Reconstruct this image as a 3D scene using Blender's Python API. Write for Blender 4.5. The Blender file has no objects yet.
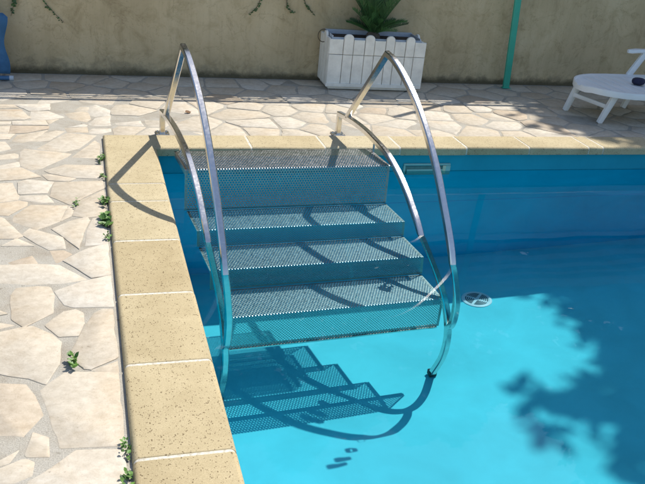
import bpy, math, random
import numpy as np
from mathutils import Vector, Matrix

rnd = random.Random(7)
scene = bpy.context.scene
COL = scene.collection
W = -0.17            # water level
PAVE = -0.025        # top of the crazy paving; the coping top is z = 0
YW = 6.47            # face of the garden wall
SUN = Vector((0.597, 0.442, 1.0)).normalized()

# ------------------------------------------------------------------ helpers
def tag(o, label=None, cat=None, group=None, kind=None):
    if label: o['label'] = label
    if cat: o['category'] = cat
    if group: o['group'] = group
    if kind: o['kind'] = kind
    return o

def thing(name, label, cat, loc=(0, 0, 0), group=None):
    o = bpy.data.objects.new(name, None)
    COL.objects.link(o)
    o.location = loc
    o.empty_display_size = 0.1
    return tag(o, label, cat, group)

class MB:
    """Collects faces of one mesh, in world coordinates."""
    def __init__(self):
        self.v, self.f, self.m, self.tone = [], [], [], []
    def add(self, verts, faces, mi=0):
        b = len(self.v)
        self.v += [tuple(p) for p in verts]
        self.f += [tuple(i + b for i in f) for f in faces]
        self.m += [mi] * len(faces)
        return b
    def box(self, c, s, rot=None, mi=0):
        x, y, z = (k / 2 for k in s)
        vs = [Vector((i * x, j * y, k * z)) for i in (-1, 1) for j in (-1, 1) for k in (-1, 1)]
        if rot is not None: vs = [rot @ p for p in vs]
        c = Vector(c)
        self.add([p + c for p in vs], [(0, 1, 3, 2), (4, 6, 7, 5), (0, 4, 5, 1), (2, 3, 7, 6), (0, 2, 6, 4), (1, 5, 7, 3)], mi)
    def rbox(self, c, s, r=0.006, rot=None, mi=0):
        """box with chamfered vertical and horizontal edges"""
        x, y, z = (k / 2 for k in s)
        r = min(r, x * .9, y * .9, z * .9)
        def ring(zz, ins):
            a, b = x - ins, y - ins
            q = r * 0.6
            return [Vector(p + (zz,)) for p in ((-a + q, -b), (a - q, -b), (a, -b + q), (a, b - q), (a - q, b), (-a + q, b), (-a, b - q), (-a, -b + q))]
        rings = [ring(-z, r), ring(-z + r, 0), ring(z - r, 0), ring(z, r)]
        vs = [p for g in rings for p in g]
        if rot is not None: vs = [rot @ p for p in vs]
        c = Vector(c)
        fs = [tuple(range(7, -1, -1)), tuple(range(24, 32))]
        for k in range(3):
            for i in range(8):
                j = (i + 1) % 8
                fs.append((k * 8 + i, k * 8 + j, k * 8 + 8 + j, k * 8 + 8 + i))
        self.add([p + c for p in vs], fs, mi)
    def tube(self, pts, rad, n=8, mi=0, caps=True):
        pts = [Vector(p) for p in pts]
        rads = rad if isinstance(rad, (list, tuple)) else [rad] * len(pts)
        up = None
        vs = []
        for i, p in enumerate(pts):
            t = (pts[min(i + 1, len(pts) - 1)] - pts[max(i - 1, 0)]).normalized()
            if up is None:
                up = t.orthogonal().normalized()
            up = (up - t * up.dot(t)).normalized()
            b = t.cross(up)
            for k in range(n):
                a = 2 * math.pi * k / n
                vs.append(p + (up * math.cos(a) + b * math.sin(a)) * rads[i])
        fs = []
        for i in range(len(pts) - 1):
            for k in range(n):
                l = (k + 1) % n
                fs.append((i * n + k, i * n + l, (i + 1) * n + l, (i + 1) * n + k))
        if caps:
            fs.append(tuple(range(n - 1, -1, -1)))
            fs.append(tuple(range((len(pts) - 1) * n, len(pts) * n)))
        self.add(vs, fs, mi)
    def lathe(self, c, prof, n=32, mi=0):
        c = Vector(c)
        vs = [c + Vector((r * math.cos(2 * math.pi * k / n), r * math.sin(2 * math.pi * k / n), z)) for r, z in prof for k in range(n)]
        fs = []
        for i in range(len(prof) - 1):
            for k in range(n):
                l = (k + 1) % n
                fs.append((i * n + k, i * n + l, (i + 1) * n + l, (i + 1) * n + k))
        self.add(vs, fs, mi)
    def build(self, name, mats, parent=None, smooth=None, top=None):
        me = bpy.data.meshes.new(name)
        o = bpy.data.objects.new(name, me)
        COL.objects.link(o)
        off = Vector((0, 0, 0))
        if parent is not None:
            o.parent = parent
            q = parent
            while q is not None:
                off += q.location
                q = q.parent
        elif top is not None:
            off = Vector(top)
            o.location = off
        me.from_pydata([tuple(Vector(p) - off) for p in self.v], [], self.f)
        for m in (mats if isinstance(mats, (list, tuple)) else [mats]):
            me.materials.append(m)
        if any(self.m):
            me.polygons.foreach_set('material_index', self.m)
        if self.tone:
            at = me.attributes.new('tone', 'FLOAT', 'FACE')
            at.data.foreach_set('value', self.tone)
        if smooth is not None:
            me.polygons.foreach_set('use_smooth', [True] * len(me.polygons))
            me.set_sharp_from_angle(angle=math.radians(smooth))
        me.update()
        return o

def catmull(P, per=8):
    P = [Vector(p) for p in P]
    Q = [P[0] * 2 - P[1]] + P + [P[-1] * 2 - P[-2]]
    out = []
    for i in range(1, len(Q) - 2):
        a, b, c, d = Q[i - 1:i + 3]
        for k in range(per):
            t = k / per
            out.append(0.5 * ((2 * b) + (c - a) * t + (2 * a - 5 * b + 4 * c - d) * t * t + (3 * b - a - 3 * c + d) * t ** 3))
    out.append(P[-1])
    return out

# ------------------------------------------------------------------ materials
def new_mat(name):
    m = bpy.data.materials.new(name)
    m.use_nodes = True
    nt = m.node_tree
    b = nt.nodes['Principled BSDF']
    return m, nt, b

def N(nt, typ, **kw):
    n = nt.nodes.new(typ)
    for k, v in kw.items():
        if k in n.inputs: n.inputs[k].default_value = v
        else: setattr(n, k, v)
    return n

def noise(nt, scale, detail=4, rough=.55, co=None, dist=0.0):
    n = N(nt, 'ShaderNodeTexNoise')
    n.inputs['Scale'].default_value = scale
    n.inputs['Detail'].default_value = detail
    n.inputs['Roughness'].default_value = rough
    n.inputs['Distortion'].default_value = dist
    if co is not None: nt.links.new(co, n.inputs['Vector'])
    return n.outputs['Fac']

def ramp(nt, fac, stops, interp='LINEAR'):
    r = N(nt, 'ShaderNodeValToRGB')
    r.color_ramp.interpolation = interp
    e = r.color_ramp.elements
    while len(e) < len(stops): e.new(0.5)
    for k, (p, c) in enumerate(stops):
        e[k].position = p
        e[k].color = c if len(c) == 4 else (*c, 1)
    nt.links.new(fac, r.inputs['Fac'])
    return r.outputs['Color']

def mixc(nt, fac, a, b, mode='MIX'):
    n = N(nt, 'ShaderNodeMix', data_type='RGBA', blend_type=mode)
    for s, v in ((n.inputs[0], fac), (n.inputs[6], a), (n.inputs[7], b)):
        if hasattr(v, 'is_output'): nt.links.new(v, s)
        else: s.default_value = v if not isinstance(v, tuple) or len(v) == 4 else (*v, 1)
    return n.outputs[2]

def math_n(nt, op, a, b=None, c=None, clamp=False):
    n = N(nt, 'ShaderNodeMath', operation=op, use_clamp=clamp)
    for s, v in zip(n.inputs, (a, b, c)):
        if v is None: continue
        if hasattr(v, 'is_output'): nt.links.new(v, s)
        else: s.default_value = v
    return n.outputs[0]

def bump(nt, b, h, strength=.3, dist=.004):
    n = N(nt, 'ShaderNodeBump')
    n.inputs['Strength'].default_value = strength
    n.inputs['Distance'].default_value = dist
    nt.links.new(h, n.inputs['Height'])
    nt.links.new(n.outputs[0], b.inputs['Normal'])

def geo_pos(nt):
    return N(nt, 'ShaderNodeNewGeometry').outputs['Position']

def simple(name, col, rough=.5, metal=0.0, var=.12, scale=25, spec=.5, bmp=0.0):
    m, nt, b = new_mat(name)
    co = N(nt, 'ShaderNodeTexCoord').outputs['Object']
    f = noise(nt, scale, 5, .6, co)
    lo = tuple(max(0, c * (1 - var)) for c in col); hi = tuple(min(1, c * (1 + var)) for c in col)
    nt.links.new(ramp(nt, f, [(.3, lo), (.7, hi)]), b.inputs['Base Color'])
    b.inputs['Roughness'].default_value = rough
    b.inputs['Metallic'].default_value = metal
    b.inputs['Specular IOR Level'].default_value = spec
    if bmp: bump(nt, b, f, bmp, .002)
    return m

def mat_paving():
    m, nt, b = new_mat('paving_stone')
    co = geo_pos(nt)
    at = N(nt, 'ShaderNodeAttribute', attribute_name='tone')
    tone = at.outputs['Fac']
    base = ramp(nt, tone, [(0, (.465, .385, .29)), (.2, (.51, .44, .34)), (.7, (.54, .48, .385)), (1, (.58, .53, .445))])
    stain = ramp(nt, noise(nt, 3.5, 6, .6, co, .6), [(.48, (0, 0, 0)), (.72, (1, 1, 1))])
    c1 = mixc(nt, math_n(nt, 'MULTIPLY', stain, .30), base, (.50, .35, .19))
    mot = ramp(nt, noise(nt, 30, 6, .65, co), [(.3, (.82, .80, .77)), (.65, (1.05, 1.05, 1.05))])
    c2 = mixc(nt, 1.0, c1, mot, 'MULTIPLY')
    vein = ramp(nt, noise(nt, 9, 8, .75, co, 1.5), [(.485, (1, 1, 1)), (.5, (.80, .77, .72)), (.515, (1, 1, 1))])
    c2 = mixc(nt, .7, c2, vein, 'MULTIPLY')
    pit = ramp(nt, noise(nt, 120, 2, .5, co), [(.22, (.35, .3, .25)), (.30, (1, 1, 1))])
    c3 = mixc(nt, .5, c2, pit, 'MULTIPLY')
    nt.links.new(c3, b.inputs['Base Color'])
    b.inputs['Roughness'].default_value = .75
    b.inputs['Specular IOR Level'].default_value = .3
    h = math_n(nt, 'ADD', math_n(nt, 'MULTIPLY', noise(nt, 14, 8, .6, co), 1.0), math_n(nt, 'MULTIPLY', noise(nt, 90, 4, .6, co), .25))
    bump(nt, b, h, .32, .006)
    return m

def mat_mortar():
    m, nt, b = new_mat('mortar')
    co = geo_pos(nt)
    f = noise(nt, 7, 6, .65, co, .4)
    c = ramp(nt, f, [(.28, (.34, .295, .23)), (.5, (.42, .385, .32)), (.75, (.49, .46, .40))])
    g = ramp(nt, noise(nt, 220, 2, .6, co), [(.3, (.72, .72, .72)), (.7, (1.08, 1.08, 1.08))])
    dirt = ramp(nt, noise(nt, 22, 5, .7, co, 1.0), [(.27, (.30, .27, .2)), (.38, (1, 1, 1))])
    c = mixc(nt, 1, c, g, 'MULTIPLY')
    c = mixc(nt, .8, c, dirt, 'MULTIPLY')
    nt.links.new(c, b.inputs['Base Color'])
    b.inputs['Roughness'].default_value = .95
    b.inputs['Specular IOR Level'].default_value = .1
    bump(nt, b, noise(nt, 160, 4, .7, co), .6, .004)
    return m

def mat_coping():
    m, nt, b = new_mat('coping_stone')
    co = geo_pos(nt)
    at = N(nt, 'ShaderNodeAttribute', attribute_name='tone')
    base = ramp(nt, at.outputs['Fac'], [(0, (.46, .375, .225)), (.35, (.51, .425, .265)), (.7, (.54, .46, .30)), (1, (.565, .49, .335))])
    big = ramp(nt, noise(nt, 5, 5, .6, co, .5), [(.3, (.86, .84, .80)), (.7, (1.06, 1.06, 1.06))])
    c = mixc(nt, 1, base, big, 'MULTIPLY')
    grain = ramp(nt, noise(nt, 260, 3, .7, co), [(.3, (.78, .76, .72)), (.7, (1.1, 1.1, 1.1))])
    c = mixc(nt, 1, c, grain, 'MULTIPLY')
    # small irregular pits
    v = N(nt, 'ShaderNodeTexVoronoi', feature='F1')
    v.inputs['Scale'].default_value = 140
    v.inputs['Randomness'].default_value = 1
    wob = N(nt, 'ShaderNodeMapping')
    wob.inputs['Scale'].default_value = (1, .8, 1)
    nt.links.new(co, wob.inputs['Vector']); nt.links.new(wob.outputs[0], v.inputs['Vector'])
    size = ramp(nt, noise(nt, 48, 4, .7, co, .6), [(.38, (.0, .0, .0)), (.68, (.46, .46, .46))])
    pit = math_n(nt, 'LESS_THAN', v.outputs['Distance'], size)
    c = mixc(nt, math_n(nt, 'MULTIPLY', pit, .72), c, (.10, .065, .03))
    nt.links.new(c, b.inputs['Base Color'])
    b.inputs['Roughness'].default_value = .85
    b.inputs['Specular IOR Level'].default_value = .2
    h = math_n(nt, 'SUBTRACT', math_n(nt, 'MULTIPLY', noise(nt, 120, 5, .7, co), .5), pit)
    bump(nt, b, h, .5, .003)
    return m

def mat_wall():
    m, nt, b = new_mat('stained_plaster')
    co = geo_pos(nt)
    base = ramp(nt, noise(nt, 1.6, 6, .6, co, .4), [(.28, (.46, .365, .22)), (.55, (.56, .45, .275)), (.75, (.64, .53, .345))])
    blot = ramp(nt, noise(nt, 6, 7, .7, co, .8), [(.30, (.70, .68, .62)), (.50, (1, 1, 1))])
    c = mixc(nt, .75, base, blot, 'MULTIPLY')
    # vertical drip streaks
    mp = N(nt, 'ShaderNodeMapping'); mp.inputs['Scale'].default_value = (9, 9, .9)
    nt.links.new(co, mp.inputs['Vector'])
    st = ramp(nt, noise(nt, 1.4, 6, .7, mp.outputs[0], .3), [(.34, (.78, .77, .73)), (.54, (1, 1, 1))])
    c = mixc(nt, .5, c, st, 'MULTIPLY')
    # moss and dirt band hugging the foot of the wall, with a ragged top
    sx = N(nt, 'ShaderNodeSeparateXYZ'); nt.links.new(co, sx.inputs[0])
    edge = math_n(nt, 'ADD', sx.outputs['Z'], math_n(nt, 'MULTIPLY', math_n(nt, 'SUBTRACT', noise(nt, 7, 8, .7, co, .5), .5), -.55))
    mr = N(nt, 'ShaderNodeMapRange'); mr.inputs['From Min'].default_value = .0; mr.inputs['From Max'].default_value = .085
    mr.inputs['To Min'].default_value = .5; mr.inputs['To Max'].default_value = 0
    nt.links.new(edge, mr.inputs['Value'])
    c = mixc(nt, mr.outputs[0], c, (.20, .175, .12))
    foot = math_n(nt, 'ADD', sx.outputs['Z'], math_n(nt, 'MULTIPLY', noise(nt, 14, 6, .7, co, .4), -.09))
    mr2 = N(nt, 'ShaderNodeMapRange'); mr2.inputs['From Min'].default_value = -.05; mr2.inputs['From Max'].default_value = -.005
    mr2.inputs['To Min'].default_value = .75; mr2.inputs['To Max'].default_value = 0
    nt.links.new(foot, mr2.inputs['Value'])
    c = mixc(nt, mr2.outputs[0], c, (.055, .05, .03))
    cr = ramp(nt, noise(nt, 2.3, 9, .62, co, 1.2), [(.494, (1, 1, 1)), (.5, (.50, .47, .42)), (.506, (1, 1, 1))])
    c = mixc(nt, .45, c, cr, 'MULTIPLY')
    sp = ramp(nt, noise(nt, 55, 6, .8, co), [(.30, (.45, .43, .38)), (.42, (1, 1, 1))])
    c = mixc(nt, .6, c, sp, 'MULTIPLY')
    nt.links.new(c, b.inputs['Base Color'])
    b.inputs['Roughness'].default_value = .95
    b.inputs['Specular IOR Level'].default_value = .1
    h = math_n(nt, 'ADD', noise(nt, 22, 6, .65, co), math_n(nt, 'MULTIPLY', noise(nt, 3, 4, .5, co), 2.0))
    bump(nt, b, h, .45, .01)
    return m

def mat_liner(name, col):
    m, nt, b = new_mat(name)
    co = geo_pos(nt)
    f = noise(nt, 2.2, 5, .6, co, .4)
    c = ramp(nt, f, [(.28, tuple(k * .86 for k in col)), (.72, tuple(min(1, k * 1.07) for k in col))])
    sp = ramp(nt, noise(nt, 150, 2, .5, co), [(.20, (.45, .5, .5)), (.25, (1, 1, 1))])
    c = mixc(nt, .55, c, sp, 'MULTIPLY')
    nt.links.new(c, b.inputs['Base Color'])
    b.inputs['Roughness'].default_value = .6
    b.inputs['Specular IOR Level'].default_value = .1
    bump(nt, b, noise(nt, 9, 4, .5, co), .15, .01)
    return m

def mat_water():
    m = bpy.data.materials.new('pool_water')
    m.use_nodes = True
    nt = m.node_tree
    for n in list(nt.nodes): nt.nodes.remove(n)
    out = N(nt, 'ShaderNodeOutputMaterial')
    g = N(nt, 'ShaderNodeBsdfRefraction')
    g.inputs['Color'].default_value = (.74, .955, 1, 1)
    g.inputs['Roughness'].default_value = 0.0
    g.inputs['IOR'].default_value = 1.33
    gl = N(nt, 'ShaderNodeBsdfGlossy')
    gl.inputs['Roughness'].default_value = 0.0
    fr = N(nt, 'ShaderNodeFresnel'); fr.inputs['IOR'].default_value = 1.33
    mx = N(nt, 'ShaderNodeMixShader')
    nt.links.new(math_n(nt, 'MULTIPLY', fr.outputs[0], .6), mx.inputs[0])
    nt.links.new(g.outputs[0], mx.inputs[1]); nt.links.new(gl.outputs[0], mx.inputs[2])
    nt.links.new(mx.outputs[0], out.inputs['Surface'])
    return m

def mat_steel(name, col=(.72, .70, .67), rough=.19, brushed=True):
    m, nt, b = new_mat(name)
    co = N(nt, 'ShaderNodeTexCoord').outputs['Object']
    b.inputs['Metallic'].default_value = 1
    f = noise(nt, 18, 6, .6, co, .3)
    nt.links.new(ramp(nt, f, [(.3, tuple(c * .88 for c in col)), (.7, col)]), b.inputs['Base Color'])
    r = ramp(nt, noise(nt, 60, 5, .7, co), [(.3, (rough * .7,) * 3), (.7, (rough * 1.5,) * 3)])
    nt.links.new(r, b.inputs['Roughness'])
    if brushed: bump(nt, b, noise(nt, 140, 3, .5, co), .04, .001)
    return m

M = dict(
    paving=mat_paving(), mortar=mat_mortar(), coping=mat_coping(), wall=mat_wall(),
    floor=mat_liner('pool_liner_floor', (.12, .67, .76)),
    liner=mat_liner('pool_liner_wall', (.0, .70, .98)),
    water=mat_water(),
    steel=mat_steel('polished_steel'),
    sheet=mat_steel('perforated_steel', (.40, .395, .385), .36, False),
    joint=simple('white_joint_mortar', (.60, .55, .45), .95, var=.35, scale=90, spec=.1, bmp=.3),
    white=simple('white_plastic', (.80, .80, .78), .38, var=.06, scale=6),
    plank=simple('white_painted_wood', (.80, .77, .69), .6, var=.12, scale=14, bmp=.2),
    liner_blue=simple('pale_blue_plastic', (.50, .54, .60), .5, var=.1),
    soil=simple('potting_soil', (.06, .04, .025), .95, var=.4, scale=60, bmp=.6),
    frond=simple('palm_frond', (.045, .125, .040), .45, var=.45, scale=9),
    frond_new=simple('young_frond', (.20, .30, .05), .45, var=.3, scale=9),
    ivy=simple('ivy_leaf', (.045, .10, .025), .5, var=.45, scale=14),
    weed=simple('weed_leaf', (.10, .20, .035), .55, var=.45, scale=30),
    stem=simple('woody_stem', (.10, .075, .045), .85, var=.3),
    green=simple('green_painted_steel', (.03, .36, .25), .42, var=.12, scale=8),
    blue=simple('blue_canvas', (.05, .14, .27), .85, var=.2, scale=12, spec=.2),
    blue_tube=simple('blue_painted_tube', (.06, .16, .30), .4, var=.15),
    grey_cap=simple('grey_plastic_cap', (.50, .55, .60), .4, var=.1),
    rubber=simple('dark_rubber', (.03, .03, .035), .7, var=.2),
    navy=simple('navy_fabric', (.014, .016, .05), .8, var=.3, scale=40),
    drainw=simple('drain_plastic', (.62, .76, .78), .45, var=.06),
    slot=simple('drain_slot', (.03, .09, .11), .8, var=.1),
    skim=simple('skimmer_plastic', (.30, .50, .46), .45, var=.1, scale=8),
    skimdark=simple('skimmer_throat', (.10, .20, .19), .7, var=.2),
    board=simple('weathered_board', (.22, .15, .09), .85, var=.3, scale=10, bmp=.3),
    bark=simple('tree_bark', (.12, .09, .065), .9, var=.35, scale=20, bmp=.6),
    leaf=simple('tree_leaf', (.06, .12, .03), .5, var=.4, scale=3),
    dryleaf=simple('dry_leaf', (.16, .08, .03), .8, var=.3, scale=60),
)
SUN_E, SKY_S, EXPO = 4.8, .15, .27
# ------------------------------------------------------------------ pool shell
PX0, PX1, PY0, PY1 = .372, 6.3, -5.2, 4.67     # inner faces of the liner walls
def floor_z(y):
    return -1.46 - .149 * (y - 3.2) if y > 3.2 else -1.46 - .05 * (y - 3.2)
mb = MB()
ys = [PY0, 0, 2.2, 3.2, 3.9, PY1]
xs = [PX0, 1.5, 3, 4.5, PX1]
vs = [(x, y, floor_z(y)) for y in ys for x in xs]
n = len(xs)
mb.add(vs, [(j * n + i, j * n + i + 1, (j + 1) * n + i + 1, (j + 1) * n + i) for j in range(len(ys) - 1) for i in range(n - 1)])
floor = tag(mb.build('pool_floor', M['floor']), kind='structure')
mb = MB()
def wallstrip(p, q, steps=1):
    pts = [p] + [q]
    (x0, y0), (x1, y1) = p, q
    ysp = [y for y in ys if min(y0, y1) < y < max(y0, y1)]
    seq = [(x0, y0)] + ([(x0, y) for y in (ysp if y1 > y0 else ysp[::-1])] if x0 == x1 else []) + [(x1, y1)]
    for (a, b), (c, d) in zip(seq[:-1], seq[1:]):
        mb.add([(a, b, floor_z(b)), (c, d, floor_z(d)), (c, d, -.03), (a, b, -.03)], [(0, 1, 2, 3)])
wallstrip((PX0, PY1), (PX1, PY1)); wallstrip((PX1, PY1), (PX1, PY0)); wallstrip((PX1, PY0), (PX0, PY0)); wallstrip((PX0, PY0), (PX0, PY1))
# welded liner seam: a slightly raised strip along the walls
mb.box(((PX0 + PX1) / 2, PY1 - .0015, -.77), (PX1 - PX0 - .02, .003, .008), mi=1)
mb.box((PX0 + .0015, (PY0 + PY1) / 2, -.77), (.003, PY1 - PY0 - .02, .008), mi=1)
top_band = mat_liner('liner_top_band', (.02, .34, .46))  # darker, greyer band along the top of the pool walls
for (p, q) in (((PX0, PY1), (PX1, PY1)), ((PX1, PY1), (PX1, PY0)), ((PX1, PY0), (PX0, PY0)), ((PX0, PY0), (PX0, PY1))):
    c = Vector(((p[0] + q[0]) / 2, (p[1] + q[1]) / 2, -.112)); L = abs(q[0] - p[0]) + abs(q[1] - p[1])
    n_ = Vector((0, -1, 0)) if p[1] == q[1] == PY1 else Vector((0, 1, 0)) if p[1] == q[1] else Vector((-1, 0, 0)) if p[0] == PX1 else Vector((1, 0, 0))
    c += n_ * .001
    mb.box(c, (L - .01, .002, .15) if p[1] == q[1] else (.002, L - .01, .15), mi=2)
seam = mat_liner('liner_seam', (.06, .64, .93))
pwall = tag(mb.build('pool_wall', [M['liner'], seam, top_band]), kind='structure')

# ------------------------------------------------------------------ ground sheet with the pool's hole, paving on it
GZ = PAVE - .0022
mb = MB()
B = 90
a, b, c, d = .10, PX1 + .28, PY0 - .28, 4.88
vs = [(-B, -B, GZ), (B, -B, GZ), (B, B, GZ), (-B, B, GZ), (a, c, GZ), (b, c, GZ), (b, d, GZ), (a, d, GZ)]
mb.add(vs, [(0, 1, 5, 4), (1, 2, 6, 5), (2, 3, 7, 6), (3, 0, 4, 7)])
tag(mb.build('ground', M['mortar']), kind='structure')

TRACED = [[[-0.451,5.599],[-0.23,5.623],[-0.229,5.481],[-0.348,5.456]],[[-0.219,5.611],[-0.109,5.642],[-0.048,5.55],[-0.139,5.425],[-0.21,5.45]],[[-0.064,5.488],[-0.031,5.571],[0.025,5.566],[0.018,5.46],[-0.053,5.465]],[[0.018,5.452],[0.036,5.574],[0.071,5.618],[0.163,5.498],[0.153,5.386],[0.054,5.355],[0.022,5.393]],[[-0.641,5.424],[-0.395,5.442],[-0.344,5.303],[-0.375,5.265],[-0.624,5.246]],[[-0.648,5.494],[-0.408,5.493],[-0.397,5.458],[-0.642,5.432]],[[-0.657,5.589],[-0.457,5.599],[-0.425,5.52],[-0.649,5.509]],[[-0.337,5.341],[-0.337,5.445],[-0.236,5.457],[-0.13,5.329],[-0.211,5.281],[-0.324,5.263]],[[-0.128,5.398],[-0.02,5.458],[0.018,5.432],[0.032,5.297],[0.004,5.228],[-0.085,5.293]],[[-0.438,5.226],[-0.251,5.25],[-0.228,5.149],[-0.429,5.152]],[[-0.622,5.218],[-0.453,5.222],[-0.455,5.172],[-0.615,5.151]],[[-0.236,5.251],[-0.164,5.283],[-0.218,5.186]],[[-0.226,5.107],[-0.117,5.299],[0.009,5.166],[0.003,5.13],[-0.135,5.116]],[[0.02,5.185],[0.064,5.317],[0.159,5.386],[0.151,5.159],[0.04,5.149]],[[-0.61,5.099],[-0.447,5.137],[-0.453,5.0],[-0.6,4.991]],[[-0.437,5.13],[-0.227,5.125],[-0.23,5.072],[-0.341,5.002],[-0.442,4.98]],[[-0.12,5.092],[0.008,5.112],[0.012,5.007],[-0.104,5.012]],[[0.023,5.042],[0.044,5.085],[0.148,5.087],[0.146,5.027],[0.089,4.991],[0.027,4.99]],[[-0.598,4.965],[-0.412,4.967],[-0.444,4.869],[-0.587,4.852]],[[-0.418,4.838],[-0.387,4.951],[-0.225,5.045],[-0.31,4.854],[-0.36,4.813]],[[-0.324,4.838],[-0.243,4.986],[-0.135,5.091],[-0.124,5.022],[-0.21,4.855],[-0.276,4.832]],[[-0.275,4.699],[-0.114,4.998],[0.062,4.947],[-0.068,4.638],[-0.167,4.653],[-0.242,4.684]],[[-0.584,4.821],[-0.455,4.822],[-0.419,4.699],[-0.562,4.583]],[[-0.359,4.625],[-0.34,4.69],[-0.166,4.638],[-0.087,4.608],[-0.114,4.55],[-0.24,4.371],[-0.292,4.351],[-0.343,4.414]],[[-0.118,4.473],[-0.035,4.653],[0.05,4.847],[0.074,4.792],[0.074,4.433],[-0.099,4.45]],[[-0.559,4.555],[-0.395,4.619],[-0.371,4.596],[-0.372,4.539],[-0.553,4.491]],[[-0.541,4.364],[-0.402,4.455],[-0.36,4.477],[-0.354,4.406],[-0.438,4.344]],[[-0.537,4.325],[-0.345,4.379],[-0.24,4.241],[-0.344,4.206],[-0.523,4.175]],[[-0.217,4.331],[-0.117,4.423],[0.083,4.405],[0.088,4.205],[-0.054,4.222],[-0.186,4.291]],[[-0.228,4.266],[-0.185,4.27],[-0.063,4.21],[-0.097,4.173],[-0.192,4.189]],[[-0.521,4.15],[-0.374,4.157],[-0.332,3.968],[-0.336,3.93],[-0.495,3.877]],[[-0.341,4.156],[-0.302,4.191],[-0.174,4.162],[-0.199,4.008],[-0.332,4.002]],[[-0.326,3.968],[-0.202,3.978],[-0.167,3.882],[-0.239,3.89],[-0.312,3.922]],[[-0.177,3.961],[-0.165,4.15],[0.076,4.166],[0.092,4.06],[-0.03,3.931],[-0.087,3.856]],[[-0.493,3.856],[-0.327,3.908],[-0.291,3.888],[-0.292,3.845],[-0.366,3.735],[-0.484,3.756]],[[-0.335,3.663],[-0.335,3.723],[-0.269,3.855],[-0.099,3.835],[-0.132,3.66],[-0.23,3.564]],[[-0.124,3.654],[-0.095,3.824],[-0.067,3.823],[-0.078,3.718]],[[-0.074,3.718],[-0.038,3.898],[0.085,4.031],[0.084,3.708],[-0.016,3.693]],[[-0.286,3.508],[-0.26,3.571],[-0.121,3.468],[-0.107,3.352],[-0.176,3.349],[-0.221,3.413]],[[-0.16,3.564],[-0.078,3.647],[-0.008,3.687],[0.003,3.642],[-0.029,3.517],[-0.044,3.343],[-0.114,3.486]],[[-0.019,3.38],[-0.002,3.544],[0.019,3.671],[0.079,3.688],[0.079,3.39]],[[-0.481,3.732],[-0.382,3.696],[-0.289,3.499],[-0.316,3.474],[-0.458,3.484]],[[-0.367,3.398],[-0.309,3.473],[-0.237,3.388]],[[-0.452,3.349],[-0.33,3.297],[-0.335,3.271],[-0.443,3.259]],[[-0.326,3.361],[-0.258,3.355],[-0.237,3.307],[-0.298,3.268],[-0.325,3.288]],[[-0.329,3.235],[-0.24,3.29],[-0.214,3.216],[-0.302,3.207]],[[-0.225,3.306],[-0.204,3.332],[-0.111,3.334],[-0.076,3.294],[-0.132,3.218],[-0.199,3.215]],[[-0.106,3.233],[-0.002,3.344],[0.081,3.385],[0.078,3.086],[0.002,3.069]],[[-0.439,3.211],[-0.214,3.208],[-0.132,3.191],[-0.064,3.108],[-0.017,3.054],[-0.115,3.031],[-0.242,3.036],[-0.425,3.07]],[[-0.135,2.963],[-0.035,3.031],[0.082,3.078],[0.083,2.819],[-0.064,2.831],[-0.098,2.854]],[[-0.296,2.942],[-0.282,3.001],[-0.206,3.009],[-0.16,3.001],[-0.144,2.925],[-0.145,2.795],[-0.239,2.704],[-0.285,2.769]],[[-0.408,2.888],[-0.307,2.806],[-0.398,2.782]],[[-0.161,2.704],[-0.105,2.793],[-0.062,2.805],[-0.035,2.777],[-0.035,2.704],[-0.051,2.622],[-0.114,2.622],[-0.146,2.679]],[[-0.073,2.509],[-0.02,2.687],[0.005,2.764],[0.038,2.793],[0.086,2.788],[0.086,2.46],[-0.009,2.399],[-0.033,2.409],[-0.065,2.467]],[[-0.395,2.642],[-0.247,2.691],[-0.21,2.697],[-0.148,2.634],[-0.114,2.578],[-0.118,2.44],[-0.154,2.33],[-0.209,2.375],[-0.376,2.449]],[[-0.409,2.78],[-0.278,2.718],[-0.399,2.68]],[[-0.164,2.292],[-0.093,2.391],[0.083,2.358],[0.086,1.997],[0.072,1.986],[-0.101,2.002]],[[-0.005,2.392],[0.088,2.439],[0.087,2.366],[0.005,2.386]],[[-0.368,2.366],[-0.214,2.332],[-0.184,2.262],[-0.158,2.165],[-0.207,2.069],[-0.232,2.081],[-0.341,2.098]],[[-0.34,2.083],[-0.243,2.068],[-0.221,2.01],[-0.241,1.956],[-0.325,1.933]],[[-0.196,1.986],[-0.183,2.079],[-0.142,2.047],[-0.136,1.967],[-0.19,1.977]],[[-0.323,1.914],[-0.201,1.963],[-0.177,1.945],[-0.18,1.891],[-0.225,1.871],[-0.321,1.888]],[[-0.179,1.864],[-0.129,1.9],[-0.058,1.974],[0.083,1.961],[0.087,1.749],[0.08,1.684],[-0.205,1.735]]]
def clip(poly, nx_, ny_, c_):       # keep nx*x + ny*y <= c
    out = []
    for i in range(len(poly)):
        p, q = poly[i], poly[(i + 1) % len(poly)]
        dp, dq = nx_ * p[0] + ny_ * p[1] - c_, nx_ * q[0] + ny_ * q[1] - c_
        if dp <= 0: out.append(p)
        if (dp < 0) != (dq < 0) and abs(dp - dq) > 1e-9:
            t = dp / (dp - dq)
            out.append((p[0] + t * (q[0] - p[0]), p[1] + t * (q[1] - p[1])))
    return out
def area(p):
    return .5 * sum(p[i][0] * p[(i + 1) % len(p)][1] - p[(i + 1) % len(p)][0] * p[i][1] for i in range(len(p)))
def inset(poly, d):
    n = len(poly); out = []
    cx = sum(p[0] for p in poly) / n; cy = sum(p[1] for p in poly) / n
    for (x, y) in poly:
        r = math.hypot(x - cx, y - cy)
        k = max(.3, 1 - d / max(r, 1e-6))
        out.append((cx + (x - cx) * k, cy + (y - cy) * k))
    return out
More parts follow.
